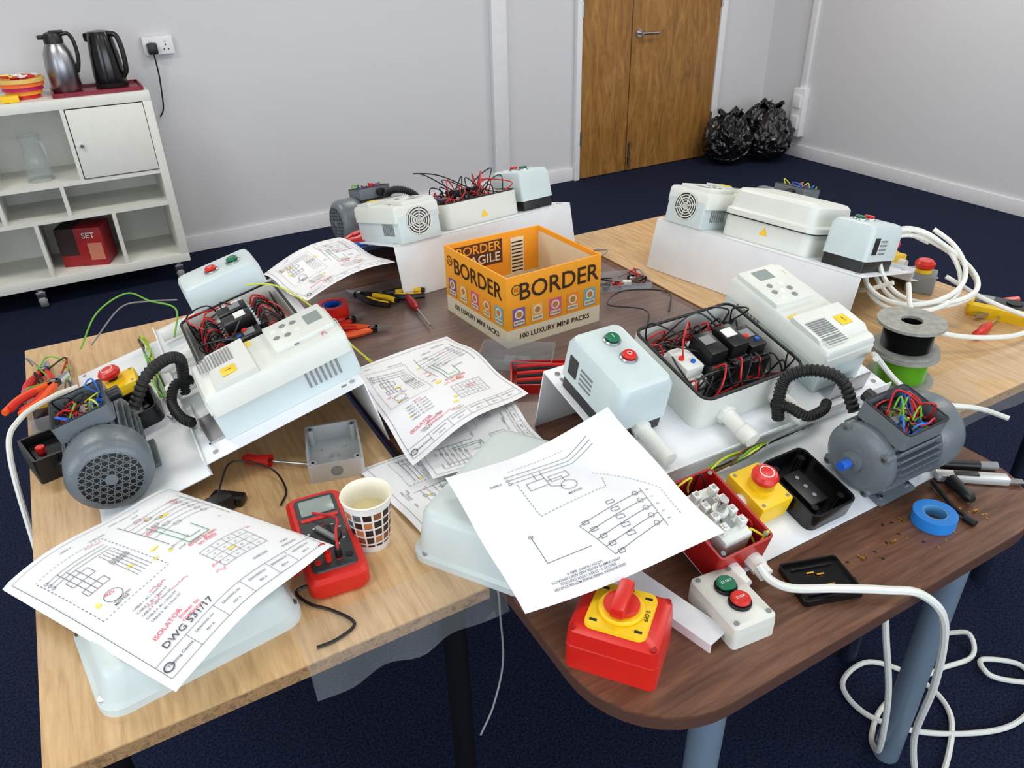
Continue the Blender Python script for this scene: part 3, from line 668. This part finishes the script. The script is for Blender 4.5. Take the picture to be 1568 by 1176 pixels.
bx.raw([(.185,.06,0),(.225,.06,0),(.225,.16,0),(.185,.16,0)],[[0,1,2,3]],crm,Mi)
for i in range(9): bx.raw([(.188,.065+.01*i,.0004),(.222,.065+.01*i,.0004),(.222,.069+.01*i,.0004),(.188,.069+.01*i,.0004)],[[0,1,2,3]],brn,Mi)
Mr,L_=face_frame(i1,i2,.0004)
bx.raw([(.0,.0,0),(L_,.0,0),(L_,h-.012,0),(.0,h-.012,0)],[[0,1,2,3]],card,Mr)
bx.done(False)
# ---------------- near items ----------------
m=B('multimeter',place(.186,.962,TZ,-6))
m.loft([rr(0,0,.040,.104,.014,0),rr(0,0,.046,.109,.016,.008),rr(0,0,.046,.109,.016,.032),rr(0,0,.040,.103,.014,.038)],red)
m.loft([rr(0,.002,.034,.092,.008,.038),rr(0,.002,.033,.091,.008,.041)],mat('meter_face',(.20,.21,.22),.4))
m.box(-.027,.027,.045,.085,.041,.0425,lcd,.001).box(-.03,.03,.030,.038,.041,.0422,red)
m.cyl((0,-.015,.041),.024,.004,black,bev=.001).box(-.004,.004,-.037,.007,.044,.051,mgrey,.002,M=Matrix.Translation((0,-.015,0))@Matrix.Rotation(rad(30),4,'Z')@Matrix.Translation((0,.015,0)))
for i in range(12):
    a=2*pi*i/12; m.box(-.002,.002,-.001,.001,.041,.0418,white if i%3 else red,M=Matrix.Translation((.0285*math.cos(a),-.015+.0285*math.sin(a),0)))
for x in (-.024,-.008,.008,.024): m.cyl((x,-.07,.040),.0055,.003,red if x<.02 else black,n=14)
m.cyl((.008,-.07,.042),.0055,.016,black,n=12); m.cyl((-.008,-.07,.042),.0055,.016,red,n=12)
m.tube([(-.008,-.07,.056),(-.012,-.06,.066),(-.035,-.075,.06),(-.06,-.06,.02),(-.055,-.02,.012)],.0022,wr); m.tube([(.008,-.07,.056),(.012,-.05,.073),(.02,-.02,.073),(.01,.02,.053),(-.01,.04,.050)],.0022,wr)
m.done()
def cable(name,pts,r,m_,**k):
    b=B(name); b.tube(pts,r,m_,**k); return b.done()
cable('test_lead',[(.15,.885,.765),(.115,.89,.758),(.125,.86,.754),(.15,.83,.754),(.17,.79,.754),(.14,.775,.754),(.11,.775,.754)],.0024,wk)
c=B('paper_cup',place(.256,.945,TZ))
def cupmat():
    m_=bpy.data.materials.new('cup_print'); m_.use_nodes=True; N=m_.node_tree.nodes; L=m_.node_tree.links; b_=N['Principled BSDF']; b_.inputs['Roughness'].default_value=.5
    tc=N.new('ShaderNodeTexCoord'); sp=N.new('ShaderNodeSeparateXYZ'); L.new(tc.outputs['Object'],sp.inputs[0])
    at=N.new('ShaderNodeMath'); at.operation='ARCTAN2'; L.new(sp.outputs[1],at.inputs[0]); L.new(sp.outputs[0],at.inputs[1])
    def mth(op,a,bv):
        n=N.new('ShaderNodeMath'); n.operation=op; L.new(a,n.inputs[0])
        if isinstance(bv,(int,float)): n.inputs[1].default_value=bv
        else: L.new(bv,n.inputs[1])
        return n.outputs[0]
    u=mth('MULTIPLY',mth('ADD',at.outputs[0],4.0),14/6.2832); v=mth('MULTIPLY',sp.outputs[2],1/.0165)
    fu=mth('FRACT',u,0); fv=mth('FRACT',v,0)
    iu=mth('FLOOR',u,0); iv=mth('FLOOR',v,0)
    g=mth('MULTIPLY',mth('MULTIPLY',mth('GREATER_THAN',fu,.2),mth('GREATER_THAN',fv,.22)),mth('MULTIPLY',mth('LESS_THAN',sp.outputs[2],.083),mth('GREATER_THAN',sp.outputs[2],.012)))
    cb=N.new('ShaderNodeCombineXYZ'); L.new(iu,cb.inputs[0]); L.new(iv,cb.inputs[1]); wn=N.new('ShaderNodeTexWhiteNoise'); L.new(cb.outputs[0],wn.inputs[0])
    cr=N.new('ShaderNodeValToRGB'); cr.color_ramp.interpolation='CONSTANT'
    e=cr.color_ramp.elements; e[0].color=(*lin((.22,.12,.08)),1); e[1].position=.3; e[1].color=(*lin((.5,.3,.17)),1)
    x=e.new(.5); x.color=(*lin((.1,.07,.06)),1); x=e.new(.7); x.color=(*lin((.7,.45,.25)),1); x=e.new(.85); x.color=(*lin((.35,.35,.36)),1)
    L.new(wn.outputs[0],cr.inputs[0]); mx=N.new('ShaderNodeMix'); mx.data_type='RGBA'; mx.inputs[6].default_value=(.75,.74,.7,1); L.new(g,mx.inputs[0]); L.new(cr.outputs[0],mx.inputs[7]); L.new(mx.outputs[2],b_.inputs['Base Color']); return m_
cw=mat('cup_inner',(.92,.90,.83),.5)
c.loft([cc(0,0,.028,0,36),cc(0,0,.0395,.094,36)],cupmat(),c0=True,c1=False)
c.loft([cc(0,0,.0395,.094,36),cc(0,0,.0412,.097,36),cc(0,0,.0398,.099,36),cc(0,0,.038,.096,36),cc(0,0,.0275,.008,36)],cw,c0=False)
c.cyl((0,0,.06),.0335,.001,mat('milky_tea',(.86,.80,.62),.3),n=36)
c.done()
jb=B('metal_junction_box',place(.278,1.198,TZ,-14)); alu=mat('cast_aluminium',(.76,.77,.77),.38,.5)
jb.hollow(0,0,.05,.068,.006,0,.038,.004,alu)
for sx in (-1,1):
    for sy in (-1,1): jb.cyl((sx*.04,sy*.056,.003),.007,.034,alu,n=14); jb.cyl((sx*.04,sy*.056,.037),.003,.001,black,n=10); jb.cyl((sx*.02,sy*.03,.003),.004,.006,alu,n=12)
jb.cyl((0,0,.003),.006,.01,alu); jb.cyl((0,-.068,.02),.011,.002,mgrey,axis='Y'); jb.cyl((-.052,0,.02),.011,.002,mgrey,axis='X')
jb.done()
def screwdriver(name,x,y,z,rz,col,L_=.1,hl=.08,ry=0):
    b=B(name,place(x,y,z,rz,0,ry)); T_=Matrix.Rotation(rad(90),4,'Y')
    b.loft([cc(0,0,.006,0,12),cc(0,0,.011,.008,12),cc(0,0,.010,.03,12),cc(0,0,.0125,.055,12),cc(0,0,.008,hl-.008,12),cc(0,0,.006,hl,12)],col,T_)
    b.cyl((0,0,hl),.0028,L_,steel,M=T_,n=10).box(-.001,.001,-.003,.003,hl+L_-.006,hl+L_,steel,M=T_); b.done()
screwdriver('screwdriver',.125,1.272,.763,-40,red,.09,.05)
screwdriver('screwdriver',.68,1.80,.763,-96,dred,.11,.09)
screwdriver('screwdriver',1.155,.50,.763,70,black,.10,.06)
screwdriver('screwdriver',1.72,.86,.763,12,red,.12,.09)
def pliers(name,x,y,z,rz,c1,c2,s=1,rx=0):
    b=B(name,place(x,y,z,rz,rx)@Matrix.Scale(s,4))
    for sy in (-1,1):
        b.tube([(0,sy*.004,0),(-.03,sy*.015,0),(-.07,sy*.024,0),(-.12,sy*.018,0)],.008,c1,n=8,rf=lambda i,n:.8+.35*math.sin(pi*i/n))
        b.tube([(-.04,sy*.012,.0015),(-.08,sy*.018,.0015),(-.11,sy*.014,.0015)],.0075,c2,n=8)
        b.loft([rr(.0,sy*.003,.012,.008,.003,-.005),rr(0,sy*.003,.012,.008,.003,.006)],dsteel)
        b.loft([[Vector((.005,sy*.0005,-.004)),Vector((.005,sy*.011,-.004)),Vector((.045,sy*.004,-.003)),Vector((.045,sy*.0005,-.003))],[Vector((.005,sy*.0005,.005)),Vector((.005,sy*.011,.005)),Vector((.045,sy*.004,.004)),Vector((.045,sy*.0005,.004))]],steel)
    b.cyl((0,0,-.006),.006,.014,steel); b.done()
pliers('pliers',.53,1.66,.763,-18,org,red); pliers('wire_strippers',.62,1.84,.765,155,black,yel); pliers('wire_strippers',.57,1.87,.767,120,black,yel)
pliers('pliers',.57,2.12,.832,160,blue,red); pliers('pliers',.62,2.10,.838,200,red,red)
pliers('pliers',1.87,.92,.763,175,org,red,1.1); pliers('pliers',.50,1.74,.763,10,red,dred)
lid('grey_plastic_box',.55,2.11,10,.085,.06,.07,pale2)
b=B('cable_clamp'); b.box(-.02,.03,-.015,.015,0,.03,black,.006,M=place(.05,1.15,TZ,20)).box(-.012,.012,-.03,.03,0,.018,blk_g,.005,M=place(.075,1.17,TZ,50)).done()
cable('loose_wire',[(.06,1.17,.775),(.10,1.23,.79),(.16,1.21,.765),(.17,1.15,.753),(.15,1.11,.753)],.0018,wk)
b=B('clear_parts_box',place(-.175,1.66,TZ,4)); b.hollow(0,0,.05,.075,.008,0,.04,.002,filmd); b.box(-.04,.03,-.06,-.01,.003,.03,black,.006).box(-.03,.035,.01,.055,.003,.028,yel,.008).box(-.03,.0,.03,.065,.028,.04,black,.006); b.done()
pliers('pliers',-.165,1.70,TZ+.052,50,org,red); pliers('pliers',-.19,1.86,TZ+.012,80,red,dred)
b=B('wire_offcut_tangle')
wires(b,-.22,-.14,1.74,1.92,.754,.785,9,[wy,wg,wk,wk,wgy,wr],.0020); b.done()
b=B('black_junction_housing',place(-.185,1.46,TZ,15)); b.hollow(0,0,.040,.05,.006,0,.05,.005,black).box(-.03,.03,-.04,.04,.005,.036,blk_g,.004).cyl((0,-.068,.025),.012,.02,black,axis='Y').cyl((-.015,.0,.036),.008,.012,red).done()
cable('white_mains_cable',[(-.27,1.30,.35),(-.262,1.40,.6),(-.258,1.52,.765),(-.23,1.58,.80),(-.17,1.62,.81),(-.12,1.64,.81)],.0055,wcab)
cable('green_yellow_wire',[(.25,1.62,.96),(.30,1.55,.97),(.36,1.50,.92),(.42,1.46,.83),(.46,1.45,.78),(.45,1.49,.78)],.0018,wy)
cable('green_yellow_wire',[(-.10,1.78,.83),(-.05,1.84,.88),(.02,1.82,.92),(.06,1.72,.93),(.10,1.62,.94),(.08,1.55,.91)],.0018,wg)
cable('loose_wire',[(-.08,1.86,.80),(0,1.92,.85),(.06,1.90,.86),(.12,1.82,.88)],.0018,wgy)
iso=B('red_isolator_switch',place(.468,.562,TZ,-52))
iso.loft([rr(0,0,.062,.052,.010,0),rr(0,0,.062,.052,.010,.040),rr(0,0,.060,.050,.010,.042)],red)
iso.loft([rr(0,0,.062,.052,.010,.043),rr(0,0,.060,.050,.010,.066),rr(0,0,.052,.042,.010,.072)],red)
iso.loft([rr(0,0,.042,.042,.012,.071),rr(0,0,.041,.041,.012,.077)],yel)
iso.cyl((0,0,.077),.031,.007,yel,bev=.002); iso.cyl((0,0,.084),.024,.007,red,bev=.002)
iso.box(-.010,.010,-.030,.030,.088,.106,red,.005)
for sx in (-1,1):
    for sy in (-1,1): iso.cyl((sx*.053,sy*.043,.066),.005,.004,dred,n=12); iso.box(sx*.030-.005,sx*.030+.005,sy*.030-.002,sy*.030+.002,.077,.0775,black)
iso.text('I ON',.008,black,Matrix.Translation((0,.036,.0776))); iso.text('0 OFF',.008,black,Matrix.Translation((.034,0,.0776))@Matrix.Rotation(rad(-90),4,'Z'))
iso.done()
ss=B('start_stop_station',place(.640,.530,TZ,-6)); wm=mat('offwhite_plastic',(.84,.84,.80),.4)
ss.loft([rr(0,0,.036,.054,.007,0),rr(0,0,.036,.054,.007,.022),rr(0,0,.0352,.0532,.007,.0225),rr(0,0,.0352,.0532,.007,.023),rr(0,0,.036,.054,.007,.0235),rr(0,0,.035,.053,.007,.036),rr(0,0,.031,.049,.006,.039)],wm)
for y,m_,tx in ((.016,grn,'START'),(-.016,red,'STOP')):
    ss.cyl((0,y,.039),.0165,.006,dsteel,bev=.001); ss.cyl((0,y,.045),.014,.007,m_,bev=.002); ss.text(tx,.006,white,Matrix.Translation((0,y,.0523)))
for sx in (-1,1):
    for sy in (-1,1): ss.cyl((sx*.027,sy*.044,.0385),.004,.002,mgrey,n=10)
ss.done()
tk=B('trunking_offcut',place(.567,.60,TZ,-78)@Matrix.Translation((-.095,0,0)))
tk.box(-.02,.20,-.02,.02,.014,.016,white).box(-.02,.20,-.02,-.018,0,.014,white).box(-.02,.20,.018,.02,0,.014,white).done()
tp=B('insulation_tape_roll',place(1.066,.508,TZ)); tp.ring((0,0,0),.034,.020,.02,cyan); tp.ring((0,0,.0005),.020,.017,.019,mat('tape_core',(.3,.55,.75),.5)); tp.done()
bl=B('black_blanking_plate',place(.800,.508,TZ,-18)); bl.hollow(0,0,.048,.040,.006,0,.010,.003,blk_g,fl=.005)
bl.box(-.033,.033,-.027,-.025,.005,.008,black).box(-.033,.033,.025,.027,.005,.008,black)
for i in range(4): bl.cyl((random.uniform(-.03,.01),random.uniform(-.02,.02),.007),.0016,.012,brass,axis='X',n=8)
bl.done()
sc=B('brass_screws')
for i in range(38):
    x=random.uniform(.85,1.16); y=random.uniform(.46,.545)
    if random.random()<.3: sc.cyl((x,y,TZ+.002),.0014,.010,brass,axis=random.choice('XY'),n=8); sc.cyl((x,y,TZ+.0028),.0028,.002,brass,n=8)
    else: sc.box(-.0025,.0025,-.0012,.0012,0,.001,brass if i%2 else wk,M=place(x,y,TZ,random.random()*180))
sc.done()
kn=B('craft_knife',place(1.225,.535,TZ+.002,-38)); kn.box(-.07,.05,-.011,.011,0,.014,alu,.004).box(.05,.075,-.008,.006,.004,.0065,steel).box(-.04,.0,-.006,.006,.014,.017,black,.002).done()
kb=B('marker_pen',place(1.22,.585,TZ+.009,-36)); kb.cyl((-.05,0,0),.009,.10,black,axis='X'); kb.cyl((.05,0,0),.008,.03,mgrey,axis='X'); kb.done()
yk=B('yellow_retractable_knife',place(1.27,.655,TZ+.002,20)); yk.box(-.06,.06,-.014,.014,0,.016,yel,.005).box(-.03,.03,-.005,.005,.016,.019,black,.002); yk.done()
pen=B('black_cable_tail'); pen.tube([(1.15,.57,.757),(1.14,.55,.757),(1.12,.51,.757),(1.115,.48,.757)],.004,rubber); pen.cyl((1.112,.465,.756),.006,.02,black,axis='Y'); pen.done()
def reel(b,z,m_,h=.045):
    b.ring((0,0,z),.068,.022,.006,cloudy); b.ring((0,0,z+h+.006),.068,.022,.006,cloudy)
    n=int(h/.0028)
    for row in range(n):
        zz=z+.006+.0014+row*h/n; b.loft([cc(0,0,.048,zz-.0014,28),cc(0,0,.0505,zz,28),cc(0,0,.048,zz+.0014,28)],m_,c0=False,c1=False)
    b.ring((0,0,z+.006),.0482,.022,h,m_)
    b.tube([(.048,0,z+h*.5),(.057,.02,z+h*.6),(.052,.04,z+h*.9),(.02,.07,z+h)],.002,m_)
rl=B('green_yellow_cable_reel',place(1.425,.842,TZ)); reel(rl,0,wg,.056); rl.done()
rl=B('black_cable_reel',place(1.43,.848,TZ+.0685,10)); reel(rl,0,wk,.054); rl.done()
cb=B('white_cable_coil')
P=[]
for i in range(0,4*14+1):
    a=2*pi*i/14+.6; R_=.105+.012*math.sin(i*.7); P.append((1.72+R_*math.cos(a)*1.15+.02*math.sin(i*.23),1.03+R_*math.sin(a),.80+.06*(1+math.sin(a+.5))*.9+.012*math.sin(i*.9)+i*.0005))
cb.tube(P,.0058,wcab,k=4)
cb.tube([(1.62,1.03,.86),(1.60,1.10,.82),(1.66,1.2,.80),(1.75,1.3,.79)],.0058,wcab)
cb.tube([(1.78,1.0,.85),(1.80,.90,.82),(1.84,.80,.80),(1.90,.70,.785),(2.02,.62,.74)],.0058,wcab)
cb.tube([(1.60,.98,.88),(1.55,.92,.84),(1.60,.86,.80),(1.75,.80,.78),(1.95,.80,.765),(2.05,.75,.70)],.0058,wcab)
cb.done()
cable('white_mains_cable',[(1.20,.76,.90),(1.26,.80,.87),(1.32,.77,.80),(1.38,.72,.765),(1.44,.67,.758),(1.46,.62,.755)],.0055,wcab)
cable('white_mains_cable',[(.715,.555,.79),(.72,.535,.775),(.74,.510,.768),(.79,.475,.772),(.85,.44,.768),(.90,.41,.758),(.95,.39,.69),(1.02,.40,.5),(1.10,.43,.25),(1.18,.42,.05),(1.27,.42,.008),(1.42,.50,.008),(1.45,.60,.008),(1.39,.70,.008),(1.28,.69,.008),(1.26,.60,.008),(1.34,.50,.008),(1.50,.42,.008),(1.64,.43,.008),(1.70,.50,.008),(1.64,.56,.008),(1.60,.54,.02),(1.62,.50,.01),(1.75,.40,.008)],.0064,wcab)
cable('white_mains_cable',[(1.03,.56,.70),(1.05,.52,.5),(1.10,.50,.3),(1.14,.50,.1),(1.22,.56,.012),(1.32,.60,.008),(1.50,.60,.008),(1.62,.58,.008),(1.66,.62,.03),(1.63,.66,.01)],.0062,wcab)
ym=B('clamp_multimeter',place(1.90,.90,TZ,25)); ym.loft([rr(0,0,.034,.08,.012,0),rr(0,0,.038,.084,.012,.01),rr(0,0,.038,.084,.012,.03),rr(0,0,.032,.078,.01,.036)],yel).box(-.028,.028,-.07,.07,.035,.038,mat('meter_face',(.16,.17,.18),.4),.004).box(-.02,.02,.03,.06,.038,.0395,lcd).cyl((0,-.015,.038),.018,.005,black).done()
es2=B('emergency_stop_button',place(1.88,1.12,TZ,30)); es2.box(-.035,.035,-.035,.035,0,.05,mgrey,.006).cyl((0,0,.05),.02,.01,yel).loft([cc(0,0,.014,.06),cc(0,0,.024,.065),cc(0,0,.025,.075),cc(0,0,.018,.083)],red).done()
ty=B('clear_parts_box',place(.76,1.345,TZ,-38)); ty.hollow(0,0,.085,.05,.008,0,.028,.002,filmd); ty.ring((0,0,.002),.012,.006,.003,mgrey); ty.box(-.03,.03,-.02,.02,.002,.004,filmd); ty.done()
ty=B('red_screwdriver_set',place(.765,1.232,TZ,-30)); ty.hollow(0,0,.075,.055,.008,0,.025,.004,dred)
for i in range(6): ty.tube([(-.06,-.038+.015*i,.018),(-.0,-.038+.015*i,.022),(.06,-.038+.015*i,.02)],.0048,red if i%2 else dsteel,n=8)
ty.done()
ty=B('parts_tray',place(1.22,1.58,TZ,-20)); ty.hollow(0,0,.085,.05,.006,0,.02,.002,filmd); wires(ty,-.07,.07,-.04,.04,.004,.03,12,[wk,wr,wgy,wb],.002)
for i in range(5): ty.box(-.012,.012,-.008,.008,0,.012,[red,dsteel,steel,black,pale][i],.003,M=place(random.uniform(-.06,.06),random.uniform(-.03,.03),.003,random.random()*180))
ty.done()
cable('loose_wire',[(1.10,1.30,.755),(1.16,1.38,.765),(1.10,1.46,.765),(1.18,1.50,.77),(1.28,1.44,.765),(1.22,1.36,.755)],.002,wk)
cable('loose_wire',[(1.0,1.76,.76),(1.1,1.77,.78),(1.25,1.74,.77),(1.33,1.78,.765),(1.30,1.83,.755)],.002,wgy)
rcup=B('red_tape_roll',place(.475,1.80,TZ)); rcup.ring((0,0,0),.04,.026,.04,red).ring((0,0,.0),.026,.02,.038,blue).done()
cable('hanging_wire',[(.37,.78,.757),(.379,.748,.752),(.378,.738,.70),(.37,.72,.62),(.34,.70,.56),(.31,.69,.52)],.0016,wgy)
# ---------------- lights ----------------
def area(name,loc,rot,sx,sy,p,col):
    l=bpy.data.lights.new(name,'AREA'); l.shape='RECTANGLE'; l.size=sx; l.size_y=sy; l.energy=p; l.color=col
    o=bpy.data.objects.new(name,l); o.location=loc; o.rotation_euler=rot; bpy.context.collection.objects.link(o); return o
for i,(x,y) in enumerate(((-.8,.6),(1.6,.6),(-.8,3.0),(1.6,3.0),(4.0,.8),(4.0,3.0))):
    area('ceiling_light_%d'%i,(x,y,2.66),(0,0,0),1.1,.5,[9,9,23,24,22,25][i],(1,.95,.88))
    bb=B('ceiling_light_panel'); bb.box(x-.6,x+.6,y-.3,y+.3,2.665,2.699,mat('light_diffuser',(1,1,.97),.5,emit=1.2),.004); bb.done()
area('window_light',(1.0,FY+.02,1.55),(rad(90),0,0),5.0,1.25,98,(.83,.91,1))
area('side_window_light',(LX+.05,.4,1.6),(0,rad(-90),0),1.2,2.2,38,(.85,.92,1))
w=bpy.data.worlds.new('sky'); bpy.context.scene.world=w; w.use_nodes=True; w.node_tree.nodes['Background'].inputs[0].default_value=(.7,.82,1,1); w.node_tree.nodes['Background'].inputs[1].default_value=.5
bpy.context.scene.view_settings.view_transform='Standard'
# ---------------- camera ----------------
cam=bpy.data.cameras.new('camera'); co=bpy.data.objects.new('camera',cam); bpy.context.collection.objects.link(co)
cam.lens=26.9; cam.sensor_width=36; cam.clip_start=.02
R=Matrix.Rotation(rad(-29),3,'Z')@Matrix.Rotation(rad(59.5),3,'X')@Matrix.Rotation(rad(-1.5),3,'Z')
co.matrix_world=Matrix.Translation((0,0,1.6))@R.to_4x4()
bpy.context.scene.camera=co
